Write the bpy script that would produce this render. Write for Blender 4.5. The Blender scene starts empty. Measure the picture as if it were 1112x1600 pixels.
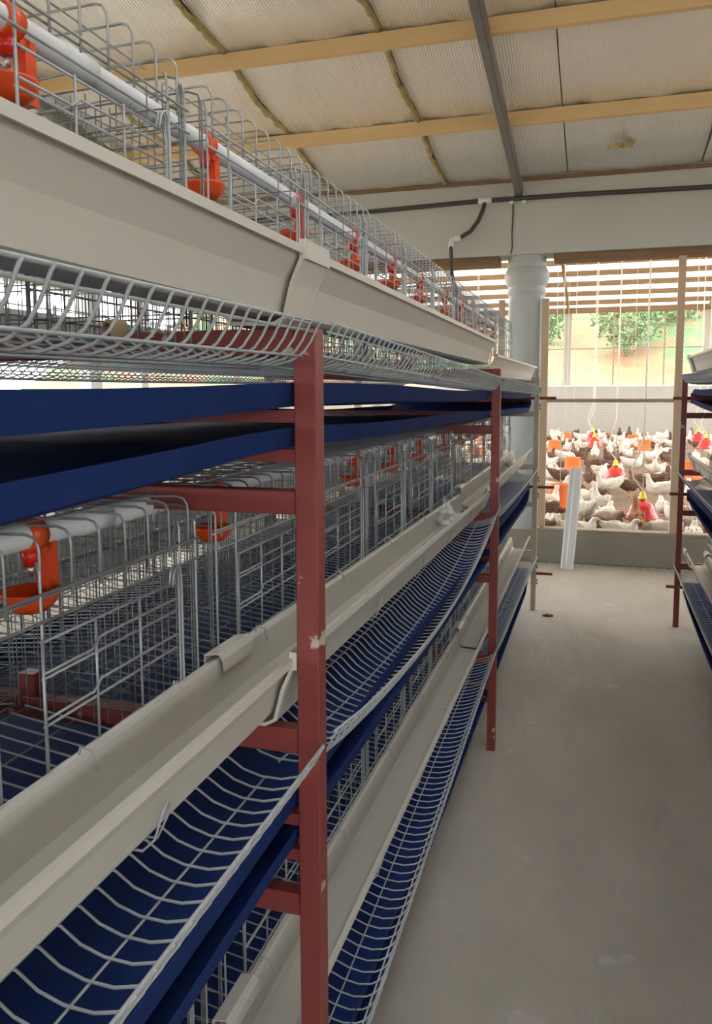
import bpy, math, random
from mathutils import Vector, Matrix
PI = math.pi
random.seed(7)
sc = bpy.context.scene
COL = sc.collection

# ------------------------------------------------------------------ camera
cam = bpy.data.cameras.new('camera'); co = bpy.data.objects.new('camera', cam); COL.objects.link(co)
cam.sensor_fit = 'HORIZONTAL'; cam.sensor_width = 36.0; cam.lens = 36.0 * 1243.4 / 1112
cam.shift_y = -59.0 / 1112
cam.clip_start = 0.02; cam.clip_end = 300
co.matrix_world = (Matrix.Translation((0, 0, 1.6166)) @ Matrix.Rotation(.294, 4, 'Z')
                   @ Matrix.Rotation(PI / 2 - .1042, 4, 'X') @ Matrix.Rotation(-.0035, 4, 'Z'))
sc.camera = co
# ------------------------------------------------------------------ sky, sun, exposure
w = bpy.data.worlds.new('world'); sc.world = w; w.use_nodes = True
bg = w.node_tree.nodes['Background']; bg.inputs[0].default_value = (.97, .985, 1.0, 1); bg.inputs[1].default_value = 7.5
sun = bpy.data.lights.new('sun', 'SUN'); sun.energy = 4.0; sun.angle = .15; sun.color = (1, .94, .84)
so = bpy.data.objects.new('sun', sun); COL.objects.link(so); so.rotation_euler = (math.radians(38), math.radians(10), math.radians(150))
sc.view_settings.view_transform = 'Standard'; sc.view_settings.look = 'None'
sc.view_settings.exposure = 0.18; sc.view_settings.gamma = 1.0; sc.view_settings.use_curve_mapping = False

# ------------------------------------------------------------------ materials
def mat(name, col, rough=.5, metal=0.0, col2=None, scale=6.0, amt=.5, bump=0.0, bscale=None, stretch=(1, 1, 1),
        det=5.0, spots=None, trans=0.0, spec=.5):
    m = bpy.data.materials.new(name); m.use_nodes = True
    nt = m.node_tree; b = nt.nodes['Principled BSDF']; out = nt.nodes['Material Output']
    b.inputs['Roughness'].default_value = rough; b.inputs['Metallic'].default_value = metal
    b.inputs['Specular IOR Level'].default_value = spec
    b.inputs['Base Color'].default_value = (*col, 1)
    tc = nt.nodes.new('ShaderNodeTexCoord'); mp = nt.nodes.new('ShaderNodeMapping'); mp.inputs['Scale'].default_value = stretch
    nt.links.new(tc.outputs['Object'], mp.inputs[0])
    csock = None
    if col2:
        n = nt.nodes.new('ShaderNodeTexNoise'); n.inputs['Scale'].default_value = scale; n.inputs['Detail'].default_value = det
        n.inputs['Roughness'].default_value = .6
        nt.links.new(mp.outputs[0], n.inputs['Vector'])
        r = nt.nodes.new('ShaderNodeValToRGB'); r.color_ramp.elements[0].position = .5 - amt * .5; r.color_ramp.elements[1].position = .5 + amt * .5
        r.color_ramp.elements[0].color = (*col, 1); r.color_ramp.elements[1].color = (*col2, 1)
        nt.links.new(n.outputs['Fac'], r.inputs[0]); csock = r.outputs[0]
    if spots:                                            # chips / stains with a shape of their own: (colour, scale, threshold)
        n = nt.nodes.new('ShaderNodeTexNoise'); n.inputs['Scale'].default_value = spots[1]; n.inputs['Detail'].default_value = 4
        nt.links.new(tc.outputs['Object'], n.inputs['Vector'])
        r = nt.nodes.new('ShaderNodeValToRGB'); r.color_ramp.elements[0].position = spots[2]; r.color_ramp.elements[1].position = spots[2] + .025
        nt.links.new(n.outputs['Fac'], r.inputs[0])
        mx = nt.nodes.new('ShaderNodeMix'); mx.data_type = 'RGBA'
        nt.links.new(r.outputs[0], mx.inputs[0])
        if csock: nt.links.new(csock, mx.inputs[6])
        else: mx.inputs[6].default_value = (*col, 1)
        mx.inputs[7].default_value = (*spots[0], 1); csock = mx.outputs[2]
    if csock: nt.links.new(csock, b.inputs['Base Color'])
    if bump:
        n = nt.nodes.new('ShaderNodeTexNoise'); n.inputs['Scale'].default_value = bscale or scale * 4; n.inputs['Detail'].default_value = 6
        nt.links.new(mp.outputs[0], n.inputs['Vector'])
        bp = nt.nodes.new('ShaderNodeBump'); bp.inputs['Strength'].default_value = bump; bp.inputs['Distance'].default_value = .02
        nt.links.new(n.outputs['Fac'], bp.inputs['Height']); nt.links.new(bp.outputs[0], b.inputs['Normal'])
    if trans:
        t = nt.nodes.new('ShaderNodeBsdfTranslucent'); t.inputs[0].default_value = (*col, 1)
        if csock: nt.links.new(csock, t.inputs[0])
        mx = nt.nodes.new('ShaderNodeMixShader'); mx.inputs[0].default_value = trans
        nt.links.new(b.outputs[0], mx.inputs[1]); nt.links.new(t.outputs[0], mx.inputs[2]); nt.links.new(mx.outputs[0], out.inputs[0])
    return m

M = {}
M['wire_dark'] = mat('dull_wire', (.20, .21, .215), .5, .3, (.27, .28, .285), 30, .6)  # darker for dirt and for cage-interior shade put into the colour
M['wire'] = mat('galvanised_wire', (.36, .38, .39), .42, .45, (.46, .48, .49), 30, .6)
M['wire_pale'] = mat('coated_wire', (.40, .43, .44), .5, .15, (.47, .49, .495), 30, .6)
M['red'] = mat('red_oxide_paint', (.215, .038, .034), .42, 0, (.255, .052, .046), 7, .7, .05, 60, spots=((.50, .42, .36), 15, .675))
M['cream_post'] = mat('cream_paint', (.40, .36, .25), .55, 0, (.47, .43, .32), 9, .6, spots=((.22, .13, .06), 30, .72))
M['pvc'] = mat('trough_plastic', (.58, .55, .485), .42, 0, (.63, .59, .515), 5, .8, .02, 30, spots=((.40, .31, .19), 8, .70))
M['pvc_white'] = mat('white_plastic', (.70, .71, .71), .35)
M['belt'] = mat('blue_belt', (.009, .024, .112), .7, 0, (.020, .042, .15), 5, .7, .06, 10, spots=((.04, .05, .10), 9, .72), spec=.06)
M['orange'] = mat('orange_plastic', (.80, .085, .012), .32)
M['redplastic'] = mat('red_plastic', (.66, .022, .015), .25)
M['metal'] = mat('bright_metal', (.6, .6, .58), .3, .9)
M['floor'] = mat('floor_concrete', (.33, .295, .243), .78, 0, (.50, .455, .385), 2.6, .75, .7, 11, (1, .4, 1), spots=((.47, .435, .38), 3.5, .66))
M['concrete'] = mat('plaster_grey', (.47, .495, .48), .8, 0, (.55, .57, .55), 1.8, .8, .15, 8)
M['pen_wall'] = mat('pen_plaster', (.33, .318, .28), .85, 0, (.39, .375, .335), 1.2, .8, .15, 8)
M['kerb'] = mat('kerb_concrete', (.24, .22, .185), .85, 0, (.32, .30, .25), 4, .8, .3, 20)
M['column'] = mat('column_paint', (.42, .46, .46), .6, 0, (.48, .51, .50), 3, .8, .1, 20, spots=((.34, .30, .24), 4.0, .70))
M['pine'] = mat('pine_timber', (.68, .47, .23), .65, 0, (.76, .57, .31), 5, .7, .12, 14, (.25, 3, 3), spots=((.20, .10, .04), 24, .745))
M['post_wood'] = mat('sawn_timber', (.48, .35, .23), .75, 0, (.58, .45, .31), 5, .7, .2, 14, (4, 4, .3))
M['old_wood'] = mat('weathered_timber', (.25, .20, .145), .8, 0, (.44, .37, .29), 9, .6, .3, 20, (.4, 4, 4))
M['foam'] = mat('dirty_foam', (.62, .52, .27), .9, 0, (.32, .25, .10), 14, .6, .6, 40)
M['steel'] = mat('grey_steel', (.19, .20, .20), .45, .5, (.26, .265, .265), 6, .6)
M['black_pipe'] = mat('black_pipe', (.045, .047, .048), .4)
M['dark_wood'] = mat('dark_plank', (.16, .10, .05), .8, 0, (.26, .17, .09), 5, .7, .2, 14, (.3, 4, 4))
M['litter'] = mat('wood_shaving_litter', (.10, .062, .036), .95, 0, (.25, .175, .11), 26, .55, .8, 40)
M['hen_white'] = mat('white_feathers', (.58, .53, .455), .85, 0, (.68, .63, .555), 14, .7, .5, 30)
M['hen_brown'] = mat('brown_feathers', (.05, .02, .011), .8, 0, (.14, .062, .032), 16, .5, .5, 30)
M['hen_rust'] = mat('rust_feathers', (.20, .065, .02), .8, 0, (.34, .13, .045), 13, .6, .5, 30)
M['comb'] = mat('comb_red', (.55, .04, .03), .5)
M['beak'] = mat('beak_horn', (.55, .36, .12), .5)
M['eye'] = mat('eye_dark', (.02, .012, .01), .2)
M['yellow'] = mat('yellow_plastic', (.72, .55, .02), .35)
M['bell'] = mat('bell_red', (.52, .010, .007), .22)
M['feeder'] = mat('feeder_orange', (.80, .17, .03), .4)
M['string'] = mat('white_cord', (.62, .56, .48), .8)
M['net'] = mat('netting_wire', (.46, .41, .33), .6, .1)
M['soil'] = mat('hillside_soil', (.25, .095, .04), .95, 0, (.07, .15, .055), .35, .16, .4, 3)
M['leaf'] = mat('bush_leaves', (.07, .16, .06), .8, 0, (.15, .25, .11), 3, .6, .6, 9)
M['ground'] = mat('yard_soil', (.42, .31, .2), .95, 0, (.5, .4, .28), 1, .6)
M['sheet'] = mat('translucent_roof_sheet', (.66, .61, .53), .6, 0, (.58, .52, .44), 1.2, .6, trans=.42)
M['skylight'] = mat('skylight_sheet', (.80, .81, .82), .6, 0, (.74, .75, .76), 1.2, .6, trans=.62)  # for the unseen roof lights added over the aisle
M['curtain'] = mat('white_curtain', (.78, .78, .78), .7, trans=.45)
M['roofmetal'] = mat('roof_metal', (.3, .3, .3), .6)
M['card'] = mat('cardboard', (.42, .30, .18), .8)
M['dryleaf'] = mat('dry_leaf', (.12, .09, .06), .9)
M['feather'] = mat('feather_white', (.72, .70, .66), .9)

def foil():
    m = mat('foil_insulation', (.76, .79, .78), .34, .65, (.86, .88, .87), 2.5, .7)
    nt = m.node_tree; b = nt.nodes['Principled BSDF']
    tc = nt.nodes.new('ShaderNodeTexCoord')
    wv = nt.nodes.new('ShaderNodeTexWave'); wv.bands_direction = 'X'; wv.inputs['Scale'].default_value = 16
    wv.inputs['Distortion'].default_value = 1.6; wv.inputs['Detail'].default_value = 2; wv.inputs['Detail Scale'].default_value = .6
    nz = nt.nodes.new('ShaderNodeTexNoise'); nz.inputs['Scale'].default_value = 5; nz.inputs['Detail'].default_value = 4
    nt.links.new(tc.outputs['Object'], wv.inputs['Vector']); nt.links.new(tc.outputs['Object'], nz.inputs['Vector'])
    b1 = nt.nodes.new('ShaderNodeBump'); b1.inputs['Strength'].default_value = .34; b1.inputs['Distance'].default_value = .01
    b2 = nt.nodes.new('ShaderNodeBump'); b2.inputs['Strength'].default_value = .35; b2.inputs['Distance'].default_value = .04
    nt.links.new(wv.outputs['Fac'], b1.inputs['Height']); nt.links.new(nz.outputs['Fac'], b2.inputs['Height'])
    nt.links.new(b1.outputs[0], b2.inputs['Normal']); nt.links.new(b2.outputs[0], b.inputs['Normal'])
    return m
M['foil'] = foil()
def clear_bag():
    m = mat('clear_plastic_film', (.85, .85, .85), .12)
    nt = m.node_tree; t = nt.nodes.new('ShaderNodeBsdfTransparent'); mx = nt.nodes.new('ShaderNodeMixShader'); mx.inputs[0].default_value = .42
    nt.links.new(t.outputs[0], mx.inputs[1]); nt.links.new(nt.nodes['Principled BSDF'].outputs[0], mx.inputs[2])
    nt.links.new(mx.outputs[0], nt.nodes['Material Output'].inputs[0]); return m
M['bag'] = clear_bag()

# ------------------------------------------------------------------ mesh builder
class MB:
    def __init__(s): s.v = []; s.f = []; s.smooth = []
    def add(s, vs, fs, sm=False):
        o = len(s.v); s.v += [tuple(q) for q in vs]; s.f += [tuple(i + o for i in f) for f in fs]; s.smooth += [sm] * len(fs); return s
    def box(s, x0, x1, y0, y1, z0, z1):
        return s.add([(x0, y0, z0), (x1, y0, z0), (x1, y1, z0), (x0, y1, z0), (x0, y0, z1), (x1, y0, z1), (x1, y1, z1), (x0, y1, z1)],
                     [(0, 3, 2, 1), (4, 5, 6, 7), (0, 1, 5, 4), (1, 2, 6, 5), (2, 3, 7, 6), (3, 0, 4, 7)])
    def bar(s, a, b, wx, wz, up=(0, 0, 1)):              # rectangular bar a->b
        a = Vector(a); b = Vector(b); d = (b - a).normalized(); u = Vector(up); r = d.cross(u)
        if r.length < 1e-4: r = d.cross(Vector((0, 1, 0)))
        r.normalize(); u = r.cross(d)
        vs = [p + r * wx * .5 * i + u * wz * .5 * j for p in (a, b) for i, j in ((-1, -1), (1, -1), (1, 1), (-1, 1))]
        return s.add(vs, [(0, 1, 2, 3), (4, 7, 6, 5), (0, 4, 5, 1), (1, 5, 6, 2), (2, 6, 7, 3), (3, 7, 4, 0)])
    def tube(s, pts, r, n=5, closed=False, cap=True):
        P = [Vector(p) for p in pts]; k = len(P); vs = []; fs = []
        R = r if isinstance(r, (list, tuple)) else [r] * k
        prev = None
        for i in range(k):
            if closed: t = P[(i + 1) % k] - P[i - 1]
            else: t = P[min(i + 1, k - 1)] - P[max(i - 1, 0)]
            t.normalize()
            if prev is None:
                a = Vector((0, 0, 1)) if abs(t.z) < .9 else Vector((1, 0, 0))
                prev = t.cross(a).normalized()
            else:
                q = prev - t * prev.dot(t)
                if q.length > 1e-5: prev = q.normalized()
            b = t.cross(prev)
            for j in range(n):
                an = 2 * PI * j / n; vs.append(P[i] + (prev * math.cos(an) + b * math.sin(an)) * R[i])
        for i in range(k if closed else k - 1):
            for j in range(n):
                a = i * n + j; b_ = i * n + (j + 1) % n; c = ((i + 1) % k) * n + (j + 1) % n; d = ((i + 1) % k) * n + j
                fs.append((a, b_, c, d))
        s.add(vs, fs, True)
        if cap and not closed and n > 2:
            o = len(s.v) - k * n
            s.f.append(tuple(o + j for j in reversed(range(n)))); s.f.append(tuple(o + (k - 1) * n + j for j in range(n))); s.smooth += [False, False]
        return s
    def lathe(s, prof, n=16, c=(0, 0, 0), axis='z', sm=True):
        vs = []; fs = []; k = len(prof)
        for r, z in prof:
            for j in range(n):
                a = 2 * PI * j / n; x, y = r * math.cos(a), r * math.sin(a)
                q = (x, y, z) if axis == 'z' else ((z, x, y) if axis == 'x' else (x, z, y))
                vs.append((q[0] + c[0], q[1] + c[1], q[2] + c[2]))
        for i in range(k - 1):
            for j in range(n):
                fs.append((i * n + j, i * n + (j + 1) % n, (i + 1) * n + (j + 1) % n, (i + 1) * n + j))
        return s.add(vs, fs, sm)
    def extr(s, prof, y0, y1, th, ny=1, fz=None):        # open profile (x,z) with thickness th, extruded along y
        k = len(prof); vs = []; fs = []
        nrm = []
        for i in range(k):
            a = Vector(prof[max(i - 1, 0)]); b = Vector(prof[min(i + 1, k - 1)]); d = (b - a).normalized(); nrm.append(Vector((-d.y, d.x)))
        ring = [Vector(p) for p in prof] + [Vector(prof[i]) + nrm[i] * th for i in reversed(range(k))]
        m = len(ring)
        for iy in range(ny + 1):
            t = iy / ny; y = y0 + (y1 - y0) * t; dz = fz(t) if fz else 0
            vs += [(q.x, y, q.y + dz) for q in ring]
        for iy in range(ny):
            for j in range(m):
                fs.append((iy * m + j, iy * m + (j + 1) % m, (iy + 1) * m + (j + 1) % m, (iy + 1) * m + j))
        for i in range(k - 1):
            fs.append((i, i + 1, m - 2 - i, m - 1 - i)); o = ny * m; fs.append((o + i, o + m - 1 - i, o + m - 2 - i, o + i + 1))
        return s.add(vs, fs)
    def mesh(s, name, m, m2=None):
        me = bpy.data.meshes.new(name); me.from_pydata(s.v, [], s.f); me.materials.append(m)
        if m2: me.materials.append(m2)
        me.polygons.foreach_set('use_smooth', s.smooth); me.update(); return me
    def build(s, name, m, parent=None, loc=None, rz=0):
        return obj(name, s.mesh(name, m), parent, loc, rz)

def obj(name, me, parent=None, loc=None, rz=0):
    o = bpy.data.objects.new(name, me); COL.objects.link(o)
    if parent: o.parent = parent
    if loc: o.location = loc
    if rz: o.rotation_euler = (0, 0, rz)
    return o
def bevel(o, wd=.003, seg=2):
    b = o.modifiers.new('bevel', 'BEVEL'); b.width = wd; b.segments = seg; b.limit_method = 'ANGLE'; return o
def thing(name, label, cat, loc=(0, 0, 0), rz=0, group=None):
    o = bpy.data.objects.new(name, None); COL.objects.link(o); o.empty_display_size = .05
    o.location = loc; o.rotation_euler = (0, 0, rz); return tag(o, label, cat, group)
def tag(o, label, cat, group=None):
    o['label'] = label; o['category'] = cat
    if group: o['group'] = group
    return o
def struct(o, label=None, cat=None):
    o['kind'] = 'structure'
    if label: o['label'] = label
    if cat: o['category'] = cat
    return o
def copy_tree(o, parent=None):
    c = o.copy(); COL.objects.link(c); c.parent = parent
    for ch in list(o.children): copy_tree(ch, c)
    return c
ORD = ['first', 'second', 'third', 'fourth', 'fifth', 'sixth', 'seventh', 'eighth', 'ninth', 'tenth']

# ------------------------------------------------------------------ the house shell
def zroof(Y): return 3.56 + .163 * (7.49 - Y) if Y > -.5 else 3.56 + .163 * 7.99 - .163 * (-.5 - Y)
fl = MB().box(-5.2, 5.2, -7, 7.62, -.2, 0).build('floor', M['floor']); struct(fl, 'swept beige concrete floor of the aisle between the cage rows', 'floor')
gd = MB().box(-60, 60, -60, 90, -.6, -.22).build('ground', M['ground']); struct(gd, 'bare earth ground around the poultry house', 'ground')

ceil = bpy.data.objects.new('ceiling', None); COL.objects.link(ceil)
struct(ceil, 'sloping ceiling lined with silver foil insulation between pine purlins', 'ceiling')
def foil_panel(xa, xb, ya, yb, seed):
    rnd = random.Random(seed); mb = MB(); nx, ny = 8, 6; vs = []; fs = []; ph = rnd.uniform(0, 6)
    for top in (0, 1):
        for j in range(ny + 1):
            for i in range(nx + 1):
                u, v = i / nx, j / ny; x = xa + (xb - xa) * u; y = ya + (yb - ya) * v
                sag = .045 * math.sin(PI * v) * (.75 + .25 * math.sin(ph + u * 3)) + .012 * math.sin(PI * u) + .006 * math.sin(ph * 3 + u * 19)
                vs.append((x, y, zroof(y) - sag + .004 * top))
    m = (nx + 1) * (ny + 1)
    for j in range(ny):
        for i in range(nx):
            a = j * (nx + 1) + i; fs.append((a, a + nx + 1, a + nx + 2, a + 1)); fs.append((m + a, m + a + 1, m + a + nx + 2, m + a + nx + 1))
    mb.add(vs, fs, True); return mb.build('foil_panel', M['foil'], ceil)
SKY = (-.4, 2.0); SKYK = (3, 4, 5, 6); ya_, yb_ = -.5, 7.57 - 1.17 * 3
pur = [7.57 - 1.17 * k for k in range(8)]
seams = [-.31 + 1.1 * k for k in range(-5, 6)]
xs = [-5.2] + [s for s in seams if -5.1 < s < 5.1] + [5.2]
for i in range(len(xs) - 1):
    for k in range(7):
        if SKY[0] < xs[i] + .1 and xs[i + 1] - .1 < SKY[1] and k in SKYK: continue
        foil_panel(xs[i] + .004, xs[i + 1] - .004, pur[k + 1], pur[k], i * 31 + k)
for k in range(1, 8):
    Y = pur[k]; z = zroof(Y)
    bevel(MB().box(-5.2, 5.2, Y - .025, Y + .025, z - .115, z - .012).build('purlin', M['pine'], ceil), .004)
def lumpy(pts, r, jit, seed, n=7):
    rnd = random.Random(seed); P = []; R = []
    for a, b in zip(pts[:-1], pts[1:]):
        for t in range(10):
            q = Vector(a).lerp(Vector(b), t / 10); P.append(q + Vector((rnd.uniform(-jit, jit), 0, rnd.uniform(-jit, jit)))); R.append(r * rnd.uniform(.6, 1.25))
    P.append(Vector(pts[-1])); R.append(r * .6); return P, R
for s in (-3.61, -2.51, -1.41):
    for k in range(7):
        ya, yb = pur[k] - .03, pur[k + 1] + .03
        P, R = lumpy([(s, ya, zroof(ya) - .01), (s - .01, (ya + yb) / 2, zroof((ya + yb) / 2) - .055), (s, yb, zroof(yb) - .01)], .022, .008, int(s * 100) + k)
        MB().tube(P, R, 7).build('seam_foam', M['foam'], ceil)
for X in (-4.1, -.74, 2.6):
    ya, yb = -.5, 7.62
    bevel(MB().bar((X, ya, zroof(ya) - .145), (X, yb, zroof(yb) - .145), .055, .065).build('rafter', M['steel'], ceil), .004)
    bevel(MB().bar((X + .034, ya, zroof(ya) - .13), (X + .034, yb, zroof(yb) - .13), .010, .095).build('rafter_flange', M['steel'], ceil), .002)
def roof_slab(x0, x1, y0, y1, name, m, d0=.03, d1=.09):
    e = 1e-4
    zs = [zroof(y0 + e), zroof(y1 - e)]
    MB().add([(x0, y0, zs[0] + d0), (x1, y0, zs[0] + d0), (x1, y1, zs[1] + d0), (x0, y1, zs[1] + d0), (x0, y0, zs[0] + d1), (x1, y0, zs[0] + d1), (x1, y1, zs[1] + d1), (x0, y1, zs[1] + d1)],
             [(0, 3, 2, 1), (4, 5, 6, 7), (0, 1, 5, 4), (1, 2, 6, 5), (2, 3, 7, 6), (3, 0, 4, 7)]).build(name, m, ceil)
sx0, sx1 = -.31, 1.89
roof_slab(-5.5, 5.5, yb_, 7.6, 'roof_sheeting', M['roofmetal']); roof_slab(-5.5, sx0, ya_, yb_, 'roof_sheeting', M['roofmetal']); roof_slab(sx1, 5.5, ya_, yb_, 'roof_sheeting', M['roofmetal'])
roof_slab(-5.5, 5.5, -5.4, -.5, 'roof_sheeting', M['foil'])
for a in (sx0, (sx0 + sx1) / 2): roof_slab(a, a + (sx1 - sx0) / 2, ya_, yb_, 'skylight_sheet', M['skylight'], .03, .034)  # added sheets, out of view, to bring light down onto the aisle

MB().box(-5.2, 5.2, 7.575, 7.6, 3.505, 3.535).build('wall_batten', M['dark_wood'], ceil)  # dark strip put in for the black gap between foil and beam
for k in range(3):
    P, R = lumpy([(.02 + .06 * k, 6.98 - .02 * k, zroof(7) - .055), (.10 + .05 * k, 6.95 + .03 * k, zroof(7) - .075), (.17 + .02 * k, 6.99, zroof(7) - .05)], .014, .01, 50 + k)
    MB().tube(P, R, 6).build('torn_foam', M['foam'], ceil)
def xprism(poly, x0, x1, name, m, parent=None):
    n = len(poly); vs = [(x0, a, b) for a, b in poly] + [(x1, a, b) for a, b in poly]
    fs = [tuple(range(n)), tuple(reversed(range(n, 2 * n)))] + [(i, i + n, (i + 1) % n + n, (i + 1) % n) for i in range(n)]
    return MB().add(vs, fs).build(name, m, parent)
for sgn, side in ((-1, 'left'), (1, 'right')):
    h, ht = (1.5, 2.65) if sgn < 0 else (2.55, 3.0); X = 5.2 * sgn; xa, xb = min(X, X + .15 * sgn), max(X, X + .15 * sgn)
    wl = MB().box(xa, xb, -5, 7.6, 0, h).build('wall_' + side, M['concrete'])
    struct(wl, 'low plastered side wall on the %s with an open netted gap above' % side, 'wall')
    xprism([(-5, ht), (7.6, ht), (7.6, zroof(7.6) + .02), (-.5, zroof(-.5) + .02), (-5, zroof(-5) + .02)], xa, xb, 'gable', M['concrete'], wl)
    for k in range(6):
        y = -5 + k * 2.48; MB().box(xa, xb, y, y + .2, h, ht).build('pier', M['concrete'], wl)
wb = MB().box(-5.2, 5.2, -5.15, -5, 2.3, zroof(-5)).build('wall_back', M['concrete']); struct(wb, 'plastered end wall behind the viewpoint with an open band', 'wall')
MB().box(-5.2, 5.2, -5.15, -5, 0, 1.1).build('lower_wall', M['concrete'], wb)
for k in range(3): MB().box(-5.2 + k * 5.1, -5.0 + k * 5.1, -5.15, -5, 1.1, 2.3).build('pier', M['concrete'], wb)

# front partition: beam, column, kerb, posts, netting
bm_ = bevel(MB().box(-5.2, 5.2, 7.6, 7.95, 2.86, 3.62).build('wall_front', M['concrete']), .008)
struct(bm_, 'wide pale grey concrete beam across the end of the aisle', 'beam')
bevel(MB().box(-5.2, -.92, 7.64, 7.9, 2.79, 2.858).build('plank', M['dark_wood'], bm_), .004)
bevel(MB().box(-.42, 5.2, 7.64, 7.9, 2.80, 2.858).build('plank', M['dark_wood'], bm_), .004)
MB().box(-5.2, 5.2, 7.7, 7.9, 3.62, 4.5).build('upper_infill', M['concrete'], bm_)
cl = MB().lathe([(0, 0), (.168, 0), (.168, 2.50), (.176, 2.51), (.182, 2.53), (.176, 2.55), (.172, 2.56), (.172, 2.585), (.19, 2.61), (.205, 2.65), (.208, 2.68), (.204, 2.715), (.19, 2.745), (.178, 2.76), (.178, 2.859), (0, 2.859)], 40).build('column', M['column'], None, (-.67, 7.80, 0))
cl.data.set_sharp_from_angle(angle=math.radians(32)); struct(cl, 'round pale grey concrete column with a moulded collar under the beam', 'column')
kb = bevel(MB().box(-5.2, 5.2, 7.60, 7.74, 0, .30).build('kerb', M['kerb']), .01); struct(kb, 'low grey concrete kerb closing off the chicken pen', 'kerb')
bevel(MB().box(-.50, 5.2, 7.605, 7.735, .301, .325).build('sill_board', M['old_wood'], kb), .004)
fr = bpy.data.objects.new('pen_partition', None); COL.objects.link(fr); fr.location = (0, 7.68, .33)
tag(fr, 'timber and chicken wire partition between the aisle and the pen', 'partition')
for X, wd, z1 in ((-2.3, .07, 2.46), (-.885, .055, 2.13), (-.485, .066, 2.13), (.682, .062, 2.46), (2.1, .06, 2.46), (3.6, .06, 2.46)):
    bevel(MB().box(X - wd / 2, X + wd / 2, -.025, .025, 0, z1).build('timber_post', M['post_wood'], fr), .003)
bevel(MB().box(-.452, .652, -.02, .02, 1.175, 1.207).build('timber_rail', M['old_wood'], fr), .003)
bevel(MB().box(.712, 2.07, -.02, .02, 1.175, 1.207).build('timber_rail', M['old_wood'], fr), .003)
def hexnet(x0, x1, z0, z1, a, r, y=0.0):
    E = set(); h = a * math.sqrt(3) / 2
    def key(x, z): return (round(x, 4), round(z, 4))
    j = 0; z = z0
    mb = MB(); row = 0
    while z < z1:
        x = x0 + (h if row % 2 else 0)
        while x < x1:
            P = [key(x + h * math.sin(k * PI / 3), z + a * math.cos(k * PI / 3)) for k in range(6)]
            for k in range(6):
                e = tuple(sorted((P[k], P[(k + 1) % 6])))
                E.add(e)
            x += 2 * h
        z += 1.5 * a; row += 1
    for (p, q) in E:
        if min(p[0], q[0]) < x0 or max(p[0], q[0]) > x1 or min(p[1], q[1]) < z0 or max(p[1], q[1]) > z1: continue
        mb.tube([(p[0], y, p[1]), (q[0], y, q[1])], r, 3, cap=False)
    return mb
nt_ = hexnet(-.93, 1.75, .0, 2.45, .0155, .00042, .028).build('wire_netting', M['net'], fr); nt_['kind'] = 'stuff'

# ------------------------------------------------------------------ chicken pen beyond
YB = 25.6
def zpen(Y): return 4.15 + .163 * (25.5 - Y) if Y > 17 else 4.15 + .163 * 8.5 - .163 * (17 - Y)
lit = MB(); vs = []; fs = []; nx, ny = 90, 110
for j in range(ny + 1):
    for i in range(nx + 1):
        vs.append((-6.98 + 13.96 * i / nx, 7.75 + (YB - 7.77) * j / ny, .085 + .03 * math.sin(i * 1.7 + j) * math.sin(j * .9 + i * .3) + random.uniform(-.012, .012)))
for j in range(ny):
    for i in range(nx): a = j * (nx + 1) + i; fs.append((a, a + 1, a + nx + 2, a + nx + 1))
lit.add(vs, fs, True); lo = lit.build('litter', M['litter']); lo['kind'] = 'stuff'; lo['label'] = 'brown wood shaving litter covering the floor of the chicken pen'; lo['category'] = 'litter'
pf = MB().box(-7, 7, 7.74, YB, -.2, .02).build('floor_pen', M['kerb']); struct(pf, 'concrete floor under the litter of the chicken pen', 'floor')
pw = MB().box(-7, 7, YB, YB + .2, 0, 1.73).build('wall_pen', M['pen_wall']); struct(pw, 'pale grey plastered back wall of the chicken pen below the open windows', 'wall')
bevel(MB().box(-7, 7, YB - .05, YB + .15, 3.96, 4.12).build('header', M['dark_wood'], pw), .01)
MB().box(-7, 7, YB - .01, YB + .03, 1.73, 1.76).build('sill', M['pvc_white'], pw)
for X, wd in ((-3.9, .2), (-.93, .2), (3.05, .2), (6.0, .2)):
    bevel(MB().box(X - wd / 2, X + wd / 2, YB, YB + .2, 1.73, 3.96).build('pier', M['pen_wall'], pw), .01)
for X in (-2.4, .42, 1.86, 4.5):
    MB().box(X - .025, X + .025, YB + .05, YB + .1, 1.73, 3.96).build('mullion', M['old_wood'], pw)
MB().box(-7, 7, YB + .06, YB + .1, 2.86, 2.90).build('window_rail', M['old_wood'], pw)
wn = hexnet(-4.0, 5.0, 1.74, 3.96, .055, .0017, YB + .12).build('window_netting', M['net'], pw); wn['kind'] = 'stuff'
for sgn, side in ((-1, 'pen_left'), (1, 'pen_right')):
    X = 7 * sgn
    q = MB().box(min(X, X + .15 * sgn), max(X, X + .15 * sgn), 7.7, YB, 0, 1.3).build('wall_' + side, M['pen_wall']); struct(q, 'low side wall of the chicken pen', 'wall')
    for k in range(6): MB().box(min(X, X + .15 * sgn), max(X, X + .15 * sgn), 7.8 + k * 3.5, 8.0 + k * 3.5, 1.3, 3.9).build('pier', M['pen_wall'], q)
pr = bpy.data.objects.new('ceiling_pen', None); COL.objects.link(pr); struct(pr, 'bright translucent sheet roof of the pen on brown timber purlins', 'roof')
for k in range(15):
    xa, xb = -7.2 + k * .96, -7.2 + (k + 1) * .96 + .02
    for ya, yb in ((7.7, 17.0), (17.0, 26.4)):
        z0 = zpen(ya) + .10 + .004 * (k % 2); z1 = zpen(yb) + .10 + .004 * (k % 2)
        if ya > 16: z0 = zpen(17.0001) + .10 + .004 * (k % 2)
        MB().add([(xa, ya, z0), (xb, ya, z0), (xb, yb, z1), (xa, yb, z1)], [(0, 1, 2, 3)]).build('roof_sheet', M['sheet'], pr)
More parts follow.
